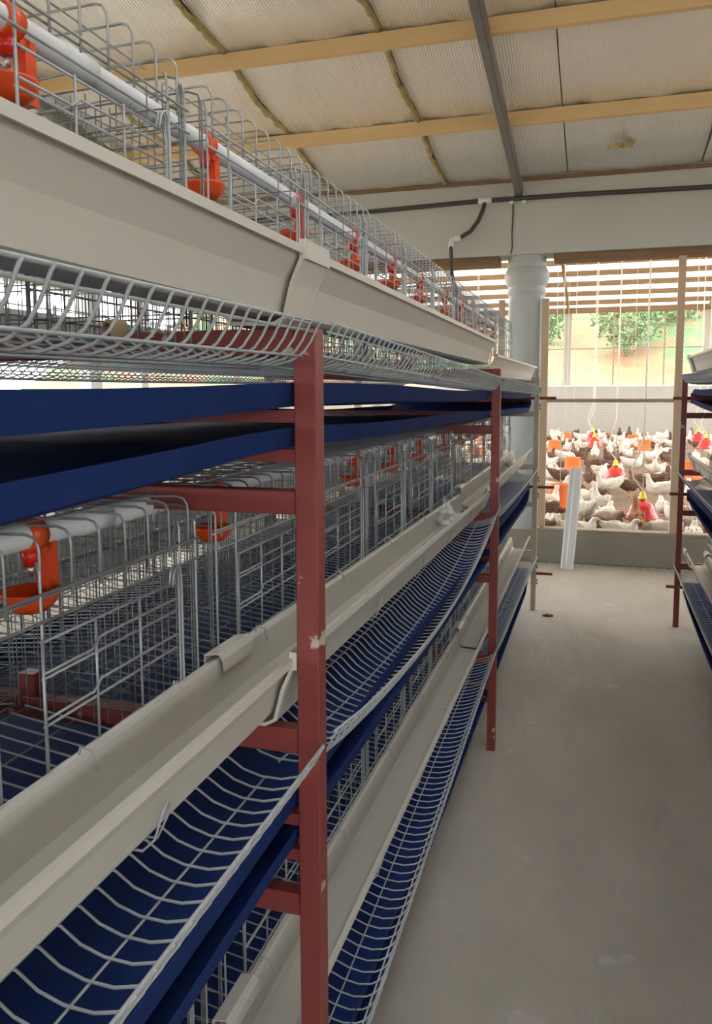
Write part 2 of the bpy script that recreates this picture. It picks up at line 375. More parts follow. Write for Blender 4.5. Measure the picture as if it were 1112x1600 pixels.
for Y in [25.15 - .95 * k for k in range(18)]:
    bevel(MB().box(-7.1, 7.1, Y - .03, Y + .03, zpen(Y) - .05, zpen(Y) + .085).build('purlin', M['dark_wood'], pr), .004)
for X in (-3.9, -.93, 3.05, 6.0):
    bevel(MB().bar((X, YB - .02, zpen(YB) - .09), (X, 17, zpen(17.01) - .13), .07, .13).build('rafter', M['dark_wood'], pr), .004)
    bevel(MB().bar((X, 7.95, zpen(7.95) - .09), (X, 17, zpen(17.01) - .13), .07, .13).build('rafter', M['dark_wood'], pr), .004)

# hillside outside the pen windows
hb = MB(); vs = []; fs = []; nx, ny = 50, 40; R_ = random.Random(3)
for j in range(ny + 1):
    for i in range(nx + 1):
        x = -30 + 60 * i / nx; y = 28.5 + 40 * j / ny
        vs.append((x, y, -.25 + 13 * (j / ny) ** 1.15 + .5 * math.sin(x * .5 + j * .3) * min(1, j / 4) + R_.uniform(-.12, .12) * (j > 1)))
for j in range(ny):
    for i in range(nx): a = j * (nx + 1) + i; fs.append((a, a + 1, a + nx + 2, a + nx + 1))
hs = hb.add(vs, fs, True).build('hillside', M['soil']); struct(hs, 'sunlit slope of red soil and grass outside the pen windows', 'hillside')
def bush_mesh(seed):
    r = random.Random(seed); mb = MB()
    for k in range(1100):
        d = Vector((r.gauss(0, 1), r.gauss(0, 1), r.gauss(0, 1))).normalized() * (r.uniform(.45, 1) ** .5) * .62
        c = Vector((d.x * 1.1, d.y, .62 + d.z)) + Vector((r.uniform(-.2, .2), r.uniform(-.2, .2), r.uniform(-.1, .25)))
        a = Vector((r.gauss(0, 1), r.gauss(0, 1), r.gauss(0, .6))).normalized() * r.uniform(.05, .10); b = a.cross(Vector((r.gauss(0, 1), r.gauss(0, 1), r.gauss(0, 1)))).normalized() * r.uniform(.025, .045)
        mb.add([c - a, c + b, c + a, c - b], [(0, 1, 2, 3)])
    for k in range(5):
        e = Vector((r.uniform(-.4, .4), r.uniform(-.3, .3), r.uniform(.6, 1.0))); mb.tube([(0, 0, -.15), e * .5, e], [.035, .025, .01], 5)
    return mb.mesh('bush', M['leaf'])
BMS = [bush_mesh(1), bush_mesh(2)]
def bush(loc, s, k):
    o = obj('bush', BMS[k % 2], None, loc); o.scale = (s, s, s)
    tag(o, ['tall leafy bush right of window centre on the slope outside', 'leafy bush behind the tall one outside the right windows', 'small leafy bush high on the slope outside the right windows', 'small leafy bush outside, left of the window pillar', 'leafy bush outside the pen windows, farthest left', 'lowest small leafy bush just outside the centre window', 'large leafy bush outside the pen windows, farthest right'][k], 'bush', 'bushes on the hillside')
for k, (x, y, z, s) in enumerate([(1.3, 43, 3.7, 2.2), (3.6, 47, 4.7, 2.3), (7.0, 50, 5.4, 2.4), (-2.9, 45, 4.2, 1.8), (-7.5, 44, 4.0, 2.6), (1.3, 31.2, .35, .7), (11.5, 46, 4.4, 2.6)]): bush((x, y, z), s, k)

# ------------------------------------------------------------------ cage racks
XL, XR = -.95, 1.082                       # rack centre lines
YF = [-1.2154, 1.1246, 3.4646, 5.88]       # frames of the left rack (front face of the post)
YR = [5.72, 3.38, 1.04]                    # frames of the right rack
LIP = [1.715, 1.07, .43]                   # height of the egg tray lip, per tier
TN = ['top tier', 'middle tier', 'bottom tier']
LU = 2.285; CW = LU / 5

def frame(X, Y, m, label, group, end=False):
    t = thing('rack_frame', label, 'frame', (X, Y + .018, 0), 0, group)
    for s in (-1, 1):
        bevel(MB().box(min(.512 * s, .548 * s), max(.512 * s, .548 * s), -.018, .018, 0, 1.71).build('post', m, t), .002, 1)
        if end:
            for L in LIP:
                for dz in (-.085, -.108, -.205, -.228):
                    MB().lathe([(0, 0), (.010, 0), (.010, .006), (.007, .012), (0, .012)], 8, (.548 * s, 0, L + dz), 'x').build('bolt', M['steel'], t) if s > 0 else None
    for z in (1.71, 1.084, .445): bevel(MB().box(-.511, .511, -.015, .015, z - .04, z).build('crossbar', m, t), .002, 1)
    for z in (1.465, .808): bevel(MB().box(-.511, .511, -.015, .015, z - .037, z).build('crossbar', m, t), .002, 1)
    if not end:
        for L in LIP:
            MB().box(-.511, .511, -.012, .012, L - .146, L - .127).build('belt_bearer', m, t)
            MB().box(-.511, .511, -.012, .012, L - .206, L - .187).build('belt_bearer', m, t)
    for a, b in ((.445, .485), (1.084, 1.124)): bevel(MB().box(-.018, .018, -.0155, .0155, a, b).build('centre_post', m, t), .002, 1)
    return t
frame(XL, YF[0], M['red'], 'red steel rack frame beside the viewpoint at the near end of the left cages', 'red rack frames')
frame(XL, YF[1], M['red'], 'tall red steel rack frame in the left foreground', 'red rack frames')
frame(XL, YF[2], M['red'], 'second red steel rack frame of the left cages, standing mid-aisle', 'red rack frames')
frame(XL, YF[3], M['cream_post'], 'cream painted rack frame with bolts at the far end of the left cages', None, True)
frame(XR, YR[0], M['red'], 'dark red rack frame at the far end of the right cages', 'red rack frames', True)
frame(XR, YR[1], M['red'], 'dark red rack frame inside the right cage row', 'red rack frames')
frame(XR, YR[2], M['red'], 'dark red rack frame at the near end of the right cage row', 'red rack frames')

# rollers with axle stubs
for nm, X, Y, sg in (('left', XL, YF[3] + .018, 1), ('right', XR, YR[0] + .018, -1)):
    for k, L in enumerate(LIP):
        z = L - .154
        t = thing('belt_roller', 'dark red belt roller with axle stub, %s, far end of the %s cages' % (TN[k], nm), 'roller', (X, Y, z), 0, 'manure belt rollers')
        MB().lathe([(0, -.49), (.030, -.49), (.030, .49), (0, .49)], 18, (0, 0, 0), 'x').build('drum', M['red'], t)
        a, b = (.49, .665) if sg > 0 else (-.60, -.49)
        MB().lathe([(0, a), (.011, a), (.011, b), (0, b)], 10, (0, 0, 0), 'x').build('axle', M['red'], t)

# manure belts
def belt(X, y0, y1, L, label, drop):
    prof = [(-.506, .042), (-.499, .002), (-.490, 0), (-.25, -.004), (0, -.005), (.25, -.004), (.490, 0), (.499, .002), (.506, .042)]
    t = thing('manure_belt', label, 'belt', (X, 0, L), 0, 'blue manure belts')
    for nm, zo in (('upper_run', -.121), ('lower_run', -.181)):
        vs = []; fs = []; ny = 40; m = len(prof)
        for j in range(ny + 1):
            v = j / ny; y = y0 + (y1 - y0) * v
            e = min(1.0, (y1 - y) / .35); e = e * e * (3 - 2 * e)          # lips flatten onto the roller
            for x, z in prof:
                wob = .004 * math.sin(y * 3.1 + x * 2 + zo * 40) * (abs(x) > .495)
                zz = zo + (z * (.9 if nm == 'upper_run' else .76) + wob) * e + drop(y) * (.42 if nm == 'upper_run' else 1.0)
                if nm == 'upper_run': zz = zz * e + (1 - e) * -.121
                else: zz = zz * e + (1 - e) * -.187
                vs.append((x * (.97 + .03 * e), y, zz))
        for j in range(ny):
            for i in range(m - 1): a = j * m + i; fs.append((a, a + 1, a + m + 1, a + m))
        o = MB().add(vs, fs, False).build(nm, M['belt'], t)
        sd = o.modifiers.new('solid', 'SOLIDIFY'); sd.thickness = .0025; sd.offset = 0
    P = [(-.035 * 0 + .033 * math.sin(a), -.154 + .033 * math.cos(a)) for a in [PI * k / 8 for k in range(9)]]
    vs = []; fs = []
    for x in (-.489, .489):
        for a, b in P: vs.append((x, y1 + a, b))
    for k in range(8): fs.append((k, k + 1, k + 10, k + 9))
    o = MB().add(vs, fs, True).build('belt_return', M['belt'], t); sd = o.modifiers.new('solid', 'SOLIDIFY'); sd.thickness = .0025; sd.offset = 0
for k, L in enumerate(LIP):
    belt(XL, -1.1, YF[3] + .018, L, 'blue manure belt under the %s cages of the left rack' % TN[k], lambda y: -(.034 if y < 1.13 else .008) * math.sin(PI * ((y + 1.2154) % 2.34) / 2.34) - .013 * max(0, y - 1.15))
    belt(XR, 1.1, YR[0] + .018, L, 'blue manure belt under the %s cages of the right rack' % TN[k], lambda y: -.034 * math.sin(PI * ((y - 1.04) % 2.34) / 2.34))

# wire cages (local: x towards the aisle, z from the tray lip)
TRAY = [(.561, .002), (.557, -.004), (.546, -.026), (.535, -.041), (.518, -.052), (.49, -.060), (.455, -.060), (.425, -.052), (.40, -.036), (.35, -.034), (.18, -.016), (.012, .006)]
def tray_mesh(sag):
    mb = MB(); n = 66
    def S(x, y): return sag(y / LU + .5) * max(0, min(1, (x - .30) / .2))
    for i in range(n):
        y = -LU / 2 + .006 + (LU - .012) * i / (n - 1)
        mb.tube([(x, y, z + S(x, y)) for x, z in TRAY], .0019, 5)
    for x, z, r in ((.558, .001, .0024), (.551, -.012, .0021), (.531, -.047, .0019), (.46, -.0635, .0019), (.385, -.047, .0017), (.29, -.033, .0015), (.2, -.022, .0015), (.11, -.011, .0015), (.014, .002, .0017)):
        mb.tube([(x, -LU / 2 + LU * j / 14, z + S(x, -LU / 2 + LU * j / 14)) for j in range(15)], r, 5)
    return mb.mesh('floor_grid', M['wire_pale'])
def front_mesh():
    mb = MB(); F = .35
    for c in range(5):
        b = -LU / 2 + c * CW
        for i in range(8):
            y = b + (i + .5) * CW / 8
            mb.tube([(.004, y, .374), (.15, y, .382), (.332, y, .386), (.343, y, .383), (.349, y, .374), (.35, y, .366), (.35, y, .304)], .0019, 5)
        for yy in (b + .008, b + .085, b + .40, b + CW - .008):
            mb.tube([(.346, yy, .355), (.35, yy, .342), (.35, yy, .16), (.352, yy, -.033)], .0020, 5)
    for x, z, r in ((.3525, .318, .002), (.3475, .312, .0018), (.3525, .286, .002), (.3525, .105, .0018), (.3525, .03, .0017), (.28, .387, .0016), (.19, .385, .0016), (.09, .380, .0016), (.006, .376, .0018)):
        mb.tube([(x, -LU / 2, z), (x, LU / 2, z)], r, 5)
    return mb.mesh('front_and_top_grid', M['wire'])
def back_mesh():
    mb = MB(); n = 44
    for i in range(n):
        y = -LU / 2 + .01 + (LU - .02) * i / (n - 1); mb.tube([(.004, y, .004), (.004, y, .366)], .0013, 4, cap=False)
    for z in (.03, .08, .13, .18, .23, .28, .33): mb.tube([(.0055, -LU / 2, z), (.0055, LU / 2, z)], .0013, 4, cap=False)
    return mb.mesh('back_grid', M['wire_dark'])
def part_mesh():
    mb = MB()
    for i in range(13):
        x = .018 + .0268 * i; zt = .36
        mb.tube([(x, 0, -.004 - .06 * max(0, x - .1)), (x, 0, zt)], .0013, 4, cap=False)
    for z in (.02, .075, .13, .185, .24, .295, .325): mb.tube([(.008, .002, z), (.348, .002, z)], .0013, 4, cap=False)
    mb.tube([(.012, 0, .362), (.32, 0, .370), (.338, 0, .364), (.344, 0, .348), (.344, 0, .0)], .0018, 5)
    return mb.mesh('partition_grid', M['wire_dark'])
def door_mesh():
    mb = MB(); x = .3565; a, b = -.155, .14
    for dx in (0, .005):
        mb.tube([(x + dx, b - .012, .262), (x + dx, b - .006, .285), (x + dx, b + .004, .291), (x + dx, b + .012, .284), (x + dx, b + .015, .262), (x + dx, b + .015, .12), (x + dx, b + .012, .096), (x + dx, b + .004, .090), (x + dx, b - .004, .096), (x + dx, b - .006, .118)], .0020, 5)
    for z in (.265, .222, .166, .110):
        mb.tube([(x, a, z), (x, b + .005, z)], .0019, 5)
    for z in (.230, .176):
        mb.tube([(x + .004, a, z), (x + .004, a + .09, z), (x + .004, a + .105, z + .012), (x + .004, b, z + .012)], .0019, 5)
    for y in (a, a + .10, a + .20): mb.tube([(x + .002, y, .268), (x + .002, y, .104)], .0018, 5)
    return mb.mesh('door', M['wire'])
def hook_mesh():
    mb = MB()
    mb.tube([(.352, .0, .026), (.40, 0, .020), (.462, 0, .020), (.476, .004, .034), (.482, .006, .056), (.486, .010, .072), (.487, .016, .077), (.486, .022, .070), (.480, .024, .050), (.466, .026, .022), (.40, .027, .018), (.352, .03, .034)], .0017, 5)
    mb.tube([(.36, .015, .03), (.368, .015, .10), (.372, .015, .126), (.388, .015, .124), (.392, .018, .10)], .0016, 5)
    return mb.mesh('trough_hook', M['wire_pale'])
FM, BM_, PM, DM, HM = front_mesh(), back_mesh(), part_mesh(), door_mesh(), hook_mesh()
def cage(X, Yc, tier, tm, label, rz, group, dz=0):
    t = thing('wire_cage', label, 'cage', (X, Yc, LIP[tier] + dz), rz, group)
    obj('floor_grid', tm, t); obj('front_and_top_grid', FM, t); obj('back_grid', BM_, t)
    for c in range(6): obj('partition_grid', PM, t, (0, -LU / 2 + .004 + (LU - .01) * c / 5, 0))
    for c in range(5):
        obj('door', DM, t, (0, -LU / 2 + (c + .5) * CW, 0))
        obj('trough_hook', HM, t, (0, -LU / 2 + (c + .22) * CW, 0))
    return t
flat = tray_mesh(lambda t: -.006 * math.sin(PI * t))
SAG = {(1, 1): lambda t: -.085 * math.sin(PI * min(1, t * 1.05)) ** .8 + .045 * t ** 4,
       (2, 1): lambda t: -.045 + .11 * t,
       (0, 1): lambda t: .004 - .05 * t, (0, 2): lambda t: -.045 - .03 * t, (1, 2): lambda t: -.02 * math.sin(PI * t) + .02 * (1 - t), (2, 2): lambda t: .04 - .06 * t}
UN = ['nearest the viewpoint', 'between two red frames', 'beside far cream frame']
UC = [(YF[k] + .036 + YF[k + 1]) / 2 for k in range(3)]
for k in range(3):
    for i in range(3):
        tm = tray_mesh(SAG[(i, k)]) if (i, k) in SAG else flat
        cage(XL, UC[k], i, tm, 'galvanised wire cage with egg tray, %s of left rack, %s' % (TN[i], UN[k]), 0, 'wire cages of the left rack')
        cage(XL, UC[k], i, flat, 'rear-side wire cage of left rack, %s, %s' % (TN[i], UN[k]), PI, 'wire cages on the rear of the left rack')
RC = [(YR[0] + YR[1] + .036) / 2, (YR[1] + YR[2] + .036) / 2]
for k in range(2):
    for i in range(3):
        cage(XR, RC[k], i, flat, 'wire cage with egg tray, %s of right rack, %s' % (TN[i], ['at its far end', 'nearer section'][k]), PI, 'wire cages of the right rack')

# feed troughs
TP = [(.361, .102), (.361, .114), (.372, .117), (.376, .111), (.381, .048), (.391, .034), (.452, .032), (.462, .036), (.474, .084), (.497, .129), (.497, .131), (.5055, .131), (.5055, .119)]
SEGL = 2.345
TMESH = MB().extr(list(reversed(TP)), 0, SEGL, .0025).mesh('trough_channel', M['pvc'])
SLEEVE_OUT = [(.374, .044), (.387, .0235), (.456, .0215), (.471, .029), (.4835, .0785), (.499, .113), (.499, .1405), (.5108, .1405), (.5108, .112)]
SMESH = MB().extr(list(reversed(SLEEVE_OUT)), 0, .105, .006).mesh('joint_sleeve', M['pvc'])
CMESH = MB().extr([(.353, .092), (.353, .1205), (.375, .1245), (.383, .116), (.385, .098)], 0, .115, .003).mesh('joint_clip', M['pvc'])
def trough(X, Yj, tier, rz, label, group, dz=0.0, tilt=0.0, sleeve=True):
    ox = (.024 if tier == 0 else 0) * (1 if rz == 0 else -1); dz -= .016 if tier == 0 else 0
    t = thing('feed_trough', label, 'trough', (X + ox, Yj, LIP[tier] + dz), rz, group)
    if tilt: t.rotation_euler = (tilt, 0, rz)
    obj('trough_channel', TMESH, t)
    if sleeve: bevel(obj('joint_sleeve', SMESH, t, (0, -.03, 0)), .003); obj('joint_clip', CMESH, t, (0, -.03, 0))
    return t
JY = [-1.19, 1.155, 3.50]
for k in range(3):
    for i in range(3):
        if (i, k) == (0, 2): trough(XL, 3.52, 0, 0, 'cream plastic feed trough dropped out of line on top of far frame', 'feed troughs of the left rack', -.055, .004, False); continue
        trough(XL, JY[k] - (.14 if (i, k) == (0, 2) else 0), i, 0, 'cream plastic feed trough, %s of left rack, %s' % (TN[i], UN[k]), 'feed troughs of the left rack', 0, {(1, 1): -.012, (2, 1): -.006}.get((i, k), 0))
        trough(XL, JY[k] + SEGL, i, PI, 'rear-side feed trough of left rack, %s, %s' % (TN[i], UN[k]), 'feed troughs on the rear of the left rack')
trough(XL, JY[2] + SEGL, 0, PI, 'rear-side feed trough of left rack, top tier, beside far cream frame', 'feed troughs on the rear of the left rack')
for i in range(3):
    trough(XR, 5.60, i, PI, 'cream feed trough, %s at the far end of the right rack' % TN[i], 'feed troughs of the right rack')
    trough(XR, 5.60 - SEGL, i, PI, 'cream feed trough, %s, nearer section of right rack' % TN[i], 'feed troughs of the right rack')

# water pipes and drinker cups
def wpipe(X, y0, y1, z, label, group):
    t = thing('water_pipe', label, 'pipe', (X, 0, z), 0, group)
    MB().tube([(0, y0, 0), (0, y1, 0)], .0165, 16).build('pipe', M['pvc_white'], t)
    for k, y in enumerate([y0 + .02, .985, 3.33, 5.6]):
        if y0 < y < y1: MB().lathe([(.0168, y - .035), (.0195, y - .033), (.0195, y + .033), (.0168, y + .035)], 16, (0, 0, 0), 'y').build('coupling', M['pvc_white'], t)
def drinker():
    t = bpy.data.objects.new('drinker_cup', None); COL.objects.link(t)
    MB().lathe([(.0172, -.014), (.021, -.014), (.021, .014), (.0172, .014)], 14, (0, 0, 0), 'y').build('pipe_saddle', M['orange'], t)
    a = MB().tube([(.0, .0, -.016), (.0, .0, -.040)], [.012, .010], 10)
    a.build('nipple_housing', M['redplastic'], t)
    MB().tube([(0, 0, -.038), (0, 0, -.055)], [.004, .003], 8).build('nipple_pin', M['metal'], t)
    b = MB().bar((0, .012, -.016), (0, .030, -.018), .020, .014).bar((0, .030, -.011), (0, .033, -.090), .012, .016)
    b.bar((.0085, .030, -.012), (.0085, .033, -.090), .003, .020).bar((-.0085, .030, -.012), (-.0085, .033, -.090), .003, .020)
    b.build('bracket_stem', M['orange'], t)
    MB().lathe([(0, -.095), (.018, -.094), (.030, -.084), (.0365, -.072), (.039, -.071), (.0385, -.074), (.032, -.088), (.020, -.099), (0, -.101)], 20, (0, -.004, 0)).build('cup', M['orange'], t)
    return t
D0 = drinker(); used = False
PZ = [.350, .362, .346]
for i in range(3):
    wpipe(XL + .25, -1.15, 5.8, LIP[i] + PZ[i], 'white plastic water pipe along the %s of the left rack' % TN[i], 'water pipes')
    wpipe(XR - .25, 1.1, 5.65, LIP[i] + PZ[i], 'white plastic water pipe along the %s of the right rack' % TN[i], 'water pipes')
    for k in range(3):
        for c in range(5):
            y = UC[k] - LU / 2 + (c + .5) * CW - .035
            if y < .45: continue
            o = D0 if not used else copy_tree(D0); used = True
            o.location = (XL + .25, y, LIP[i] + PZ[i])
            if k == 0: wh = 'just before the near red frame' if c == 4 else 'second before the near red frame'
            else: wh = '%s beyond the %s red frame' % (ORD[c], 'near' if k == 1 else 'second')
            tag(o, 'orange drinker cup in %s, %s' % (TN[i] + ' cages', wh), 'drinker', 'orange drinker cups')

# ------------------------------------------------------------------ pipes on the beam
t = thing('supply_pipe', 'black supply pipe running along the concrete beam', 'pipe', (0, 7.555, 3.34))
MB().tube([(-5.1, 0, -.03), (-2.187, 0, -.015), (-1.04, 0, .012), (-.3, 0, .01), (.879, 0, -.008), (3, 0, .01), (5.1, 0, 0)], .021, 10).build('pipe', M['black_pipe'], t)
MB().lathe([(0, -.06), (.030, -.06), (.030, .06), (0, .06)], 12, (-1.04, 0, .012), 'x').build('tee_fitting', M['pvc_white'], t)
MB().tube([(-1.04, -.005, .0), (-1.06, -.01, -.08), (-1.10, -.015, -.17), (-1.17, -.02, -.26), (-1.26, -.03, -.31)], .019, 10).build('branch_hose', M['black_pipe'], t)
MB().lathe([(0, -.03), (.028, -.03), (.030, 0), (.028, .03), (0, .03)], 12, (-1.285, -.03, -.315), 'x').build('coupling', M['pvc_white'], t)
MB().tube([(-1.30, -.03, -.32), (-1.335, -.035, -.33), (-1.345, -.04, -.36), (-1.345, -.045, -.42)], .026, 12).build('elbow_fitting', M['pvc_white'], t)
MB().tube([(-1.345, -.045, -.40), (-1.20, -.8, -.75), (-.98, -1.75, -1.16), (-.80, -2.0, -1.27), (-.705, -2.0, -1.285)], .018, 10).build('drop_pipe', M['black_pipe'], t)
for dx in (-.06, .05): 
    bevel(MB().box(-.74 + dx - .02, -.74 + dx + .02, .0, .04, -.03, .055).build('pipe_clip', M['pvc_white'], t), .004)
c = MB().tube([(-.79, 7.592, 3.40), (-.788, 7.590, 3.2), (-.795, 7.590, 3.05), (-.79, 7.591, 2.93), (-.80, 7.592, 2.865)], .006, 6).build('hanging_cable', M['black_pipe'])
tag(c, 'thin black cable running down the concrete beam above the column', 'cable')

# ------------------------------------------------------------------ loose things
t = thing('loose_trough', 'loose white trough length leaning upright against the pen kerb', 'trough', (-.225, 7.36, 0))
q = MB(); prof = [(-.058, .012), (-.050, .0), (-.015, .0), (-.005, -.016), (.045, -.022), (.058, -.010)]
vs = []; fs = []; n = len(prof)
for z in (0.0, .90):
    for k in (0, .003):
        for a, b in prof: vs.append((a + .055 * z / .9 - .004, .275 * z / .9 + b + k, z))
for i in range(n - 1):
    fs += [(i, i + 1, 2 * n + i + 1, 2 * n + i), (n + i, 3 * n + i, 3 * n + i + 1, n + i + 1), (i, n + i, n + i + 1, i + 1), (2 * n + i, 2 * n + i + 1, 3 * n + i + 1, 3 * n + i)]
fs += [(0, 2 * n, 3 * n, n), (n - 1, 2 * n - 1, 4 * n - 1, 3 * n - 1)]
q.add(vs, fs).build('channel', M['pvc_white'], t)
# pipe offcut and film bag lying in the middle trough
o = MB().lathe([(.012, -.05), (.017, -.05), (.017, .05), (.012, .05), (.012, -.05)], 14, (0, 0, 0), 'y').build('pipe_offcut', M['pvc_white'], None, (-.532, 5.2, LIP[1] + .066), .35)
tag(o, 'short white pipe offcut lying in the far middle trough', 'pipe')
r = random.Random(5); mb = MB(); prof = [(.003, .0), (.035, .004), (.042, .02), (.034, .045), (.018, .062), (.008, .075), (.016, .095)]
mb.lathe(prof, 11, (0, 0, 0), 'z', False)
mb.v = [(x * r.uniform(.7, 1.25), y * r.uniform(.8, 1.7), z * r.uniform(.85, 1.1)) for x, y, z in mb.v]
o = mb.build('plastic_bag', M['bag'], None, (-.537, 2.96, LIP[1] + .045)); tag(o, 'crumpled clear plastic bag sitting in the middle trough before the second frame', 'bag')
o = MB().lathe([(.012, -.013), (.017, -.013), (.017, .013), (.012, .013), (.012, -.013)], 18, (0, 0, 0), 'y').build('cardboard_ring', M['card'], None, (-.66, 1.0, LIP[0] - .013), -.5)
tag(o, 'small tan cardboard ring lying on the top cage floor', 'ring')
mb = MB(); mb.lathe([(.001, .0), (.02, .006), (.028, .004), (.015, .012), (.001, .010)], 9); mb.v = [(x * 1.5 * r.uniform(.7, 1.2), y * r.uniform(.6, 1.2), z * r.uniform(.6, 1.6)) for x, y, z in mb.v]
tag(mb.build('dry_leaf', M['dryleaf'], None, (-.30, 5.75, .001)), 'small dark dry leaf on the aisle floor', 'leaf')
mb = MB()
for k in range(130):
    x = r.uniform(-.45, 1.4); y = 7.585 - abs(r.gauss(0, .05)); z = .003
    if k > 90: y = r.uniform(7.61, 7.7); z = .327
    a = r.uniform(0, PI); l = r.uniform(.006, .02); dx, dy = l * math.cos(a), l * math.sin(a)
    mb.add([(x - dx, y - dy, z), (x + dy * .35, y - dx * .35, z + .001), (x + dx, y + dy, z + .004), (x - dy * .35, y + dx * .35, z + .007)], [(0, 1, 2, 3)])
fo = mb.build('feathers', M['feather']); fo['kind'] = 'stuff'; fo['label'] = 'tiny white feathers and shavings littered along the pen kerb'; fo['category'] = 'feathers'
# white curtain on the far left opening
mb = MB(); vs = []; fs = []; n = 120
for j in range(2):
    for i in range(n + 1): vs.append((-5.08 + .03 * math.sin(i * .9), .5 + 3.4 * i / n, (1.2, 2.7)[j]))
for i in range(n): fs.append((i, i + 1, n + 2 + i, n + 1 + i))
o = mb.add(vs, fs, True).build('curtain', M['curtain']); sd = o.modifiers.new('solid', 'SOLIDIFY'); sd.thickness = .003
tag(o, 'pleated white curtain hanging in the left wall opening', 'curtain')

# ------------------------------------------------------------------ pen equipment
def bell(x, y, z, label, s=1.0, hose=1):
    t = thing('bell_drinker', label, 'drinker', (x, y, z), 0, 'red bell drinkers')
    MB().lathe([(.10 * s, .005), (.19 * s, .0), (.197 * s, .012), (.165 * s, .045), (.145 * s, .085), (.135 * s, .12), (.11 * s, .165), (.07 * s, .195), (.035 * s, .205), (.03 * s, .23), (0, .235)], 24).build('bell', M['bell'], t)
    MB().lathe([(.045, .225), (.048, .245), (.034, .25), (.032, .285), (.022, .295), (.02, .315), (0, .318)], 14).build('valve_cap', M['yellow'], t)
    zr = zpen(y) - z
    MB().tube([(0, 0, .31), (.004, 0, zr * .5), (0, 0, zr)], .0055, 5).build('string', M['string'], t)
    MB().tube([(.005, -.01, .30), (-.03, -.02, .36), (-.10, -.03, .45), (-.12, -.03, .55), (-.06, -.02, .72), (-.01, -.012, .9), (.012, -.01, zr)], .009, 6).build('hose', M['string'], t)
bell(.50, 9.22, .20, 'red bell drinker with yellow cap nearest the kerb')
bell(.28, 12.35, .28, 'red bell drinker with yellow cap behind the nearest one')
bell(-.09, 19.5, .42, 'distant red bell drinker, rear one of the pair in mid pen')
bell(-.05, 18.4, .36, 'distant red bell drinker, front one of the pair in mid pen')
bell(2.31, 20.4, .40, 'distant red bell drinker behind right rack, farther of two')
bell(2.21, 18.2, .38, 'distant red bell drinker behind right rack, nearer of two')
def feeder(x, y, z, label):
    t = thing('tube_feeder', label, 'feeder', (x, y, z), 0, 'orange tube feeders')
    MB().lathe([(.0, .03), (.155, .03), (.150, .06), (.128, .31), (.133, .32), (.124, .32), (.13, .10), (0, .10)], 20).build('tub', M['feeder'], t)
    MB().lathe([(0, .0), (.16, .0), (.20, .028), (.205, .05), (.197, .05), (.155, .014), (0, .014)], 20).build('pan', M['feeder'], t)
    MB().tube([(0, 0, .10), (0, 0, zpen(y) - z)], .005, 5).build('string', M['string'], t)
feeder(-.43, 10.40, .11, 'orange tube feeder behind the leaning white trough')
feeder(-.39, 14.4, .13, 'orange tube feeder directly above the leaning white trough top')
feeder(-.93, 18.9, .15, 'distant orange tube feeder near the left timber post')
feeder(-.80, 22.4, .13, 'distant orange tube feeder at back, left of centre')
feeder(.89, 22.0, .13, 'distant orange tube feeder at back, right of centre')
feeder(1.04, 19.2, .17, 'distant orange tube feeder in front of the rear right one')
feeder(1.50, 14.1, .13, 'orange tube feeder seen under the right rack trough')
feeder(-2.3, 16.0, .13, 'orange tube feeder seen through the left rack wires, nearer')
feeder(-2.9, 20.0, .15, 'orange tube feeder seen through the left rack wires, farther')

# ------------------------------------------------------------------ hens
def loft(mb, rings, n=12):
    k = len(rings); vs = []; fs = []
    for i, (x, z, rx, rz) in enumerate(rings):
        a = rings[max(i - 1, 0)]; b = rings[min(i + 1, k - 1)]; t = Vector((b[0] - a[0], 0, b[1] - a[1])).normalized(); u = Vector((-t.z, 0, t.x))
        for j in range(n):
            an = 2 * PI * j / n; vs.append(Vector((x, 0, z)) + Vector((0, 1, 0)) * rx * math.cos(an) + u * rz * math.sin(an))
    for i in range(k - 1):
        for j in range(n): fs.append((i * n + j, i * n + (j + 1) % n, (i + 1) * n + (j + 1) % n, (i + 1) * n + j))
    fs.append(tuple(range(n))); fs.append(tuple(reversed(range((k - 1) * n, k * n)))); mb.add(vs, fs, True)
BODY = [(-.60, .80, .015, .05), (-.52, .75, .05, .085), (-.40, .66, .11, .14), (-.22, .55, .19, .20), (-.02, .49, .225, .235), (.15, .50, .215, .225), (.26, .57, .17, .17)]
POSE = {
    'stand': (BODY + [(.31, .69, .115, .11), (.34, .80, .085, .08), (.36, .89, .078, .075), (.41, .935, .075, .075), (.46, .93, .045, .05), (.48, .925, .015, .02)], 0, (.40, .935)),
    'up': ([(-.50, .52, .015, .05), (-.44, .50, .05, .085), (-.34, .46, .11, .14), (-.18, .43, .19, .20), (0, .45, .225, .235), (.13, .52, .20, .21), (.20, .65, .15, .15), (.22, .78, .105, .10), (.23, .90, .082, .08), (.25, .99, .076, .075), (.30, 1.035, .074, .074), (.35, 1.03, .045, .05), (.37, 1.025, .015, .02)], 0, (.29, 1.035)),
    'peck': (BODY + [(.36, .53, .125, .12), (.43, .44, .09, .085), (.47, .34, .075, .075), (.50, .25, .072, .075), (.52, .18, .05, .05), (.525, .15, .015, .02)], 0, (.50, .25)),
    'sit': ([(-.58, .42, .015, .05), (-.50, .38, .06, .085), (-.38, .32, .13, .14), (-.20, .25, .21, .20), (0, .22, .245, .225), (.16, .24, .23, .215), (.26, .30, .18, .175), (.30, .38, .125, .12), (.31, .45, .09, .085), (.34, .495, .078, .074), (.39, .51, .072, .068), (.44, .50, .045, .048), (.46, .495, .015, .02)], 1, (.38, .51)),
}
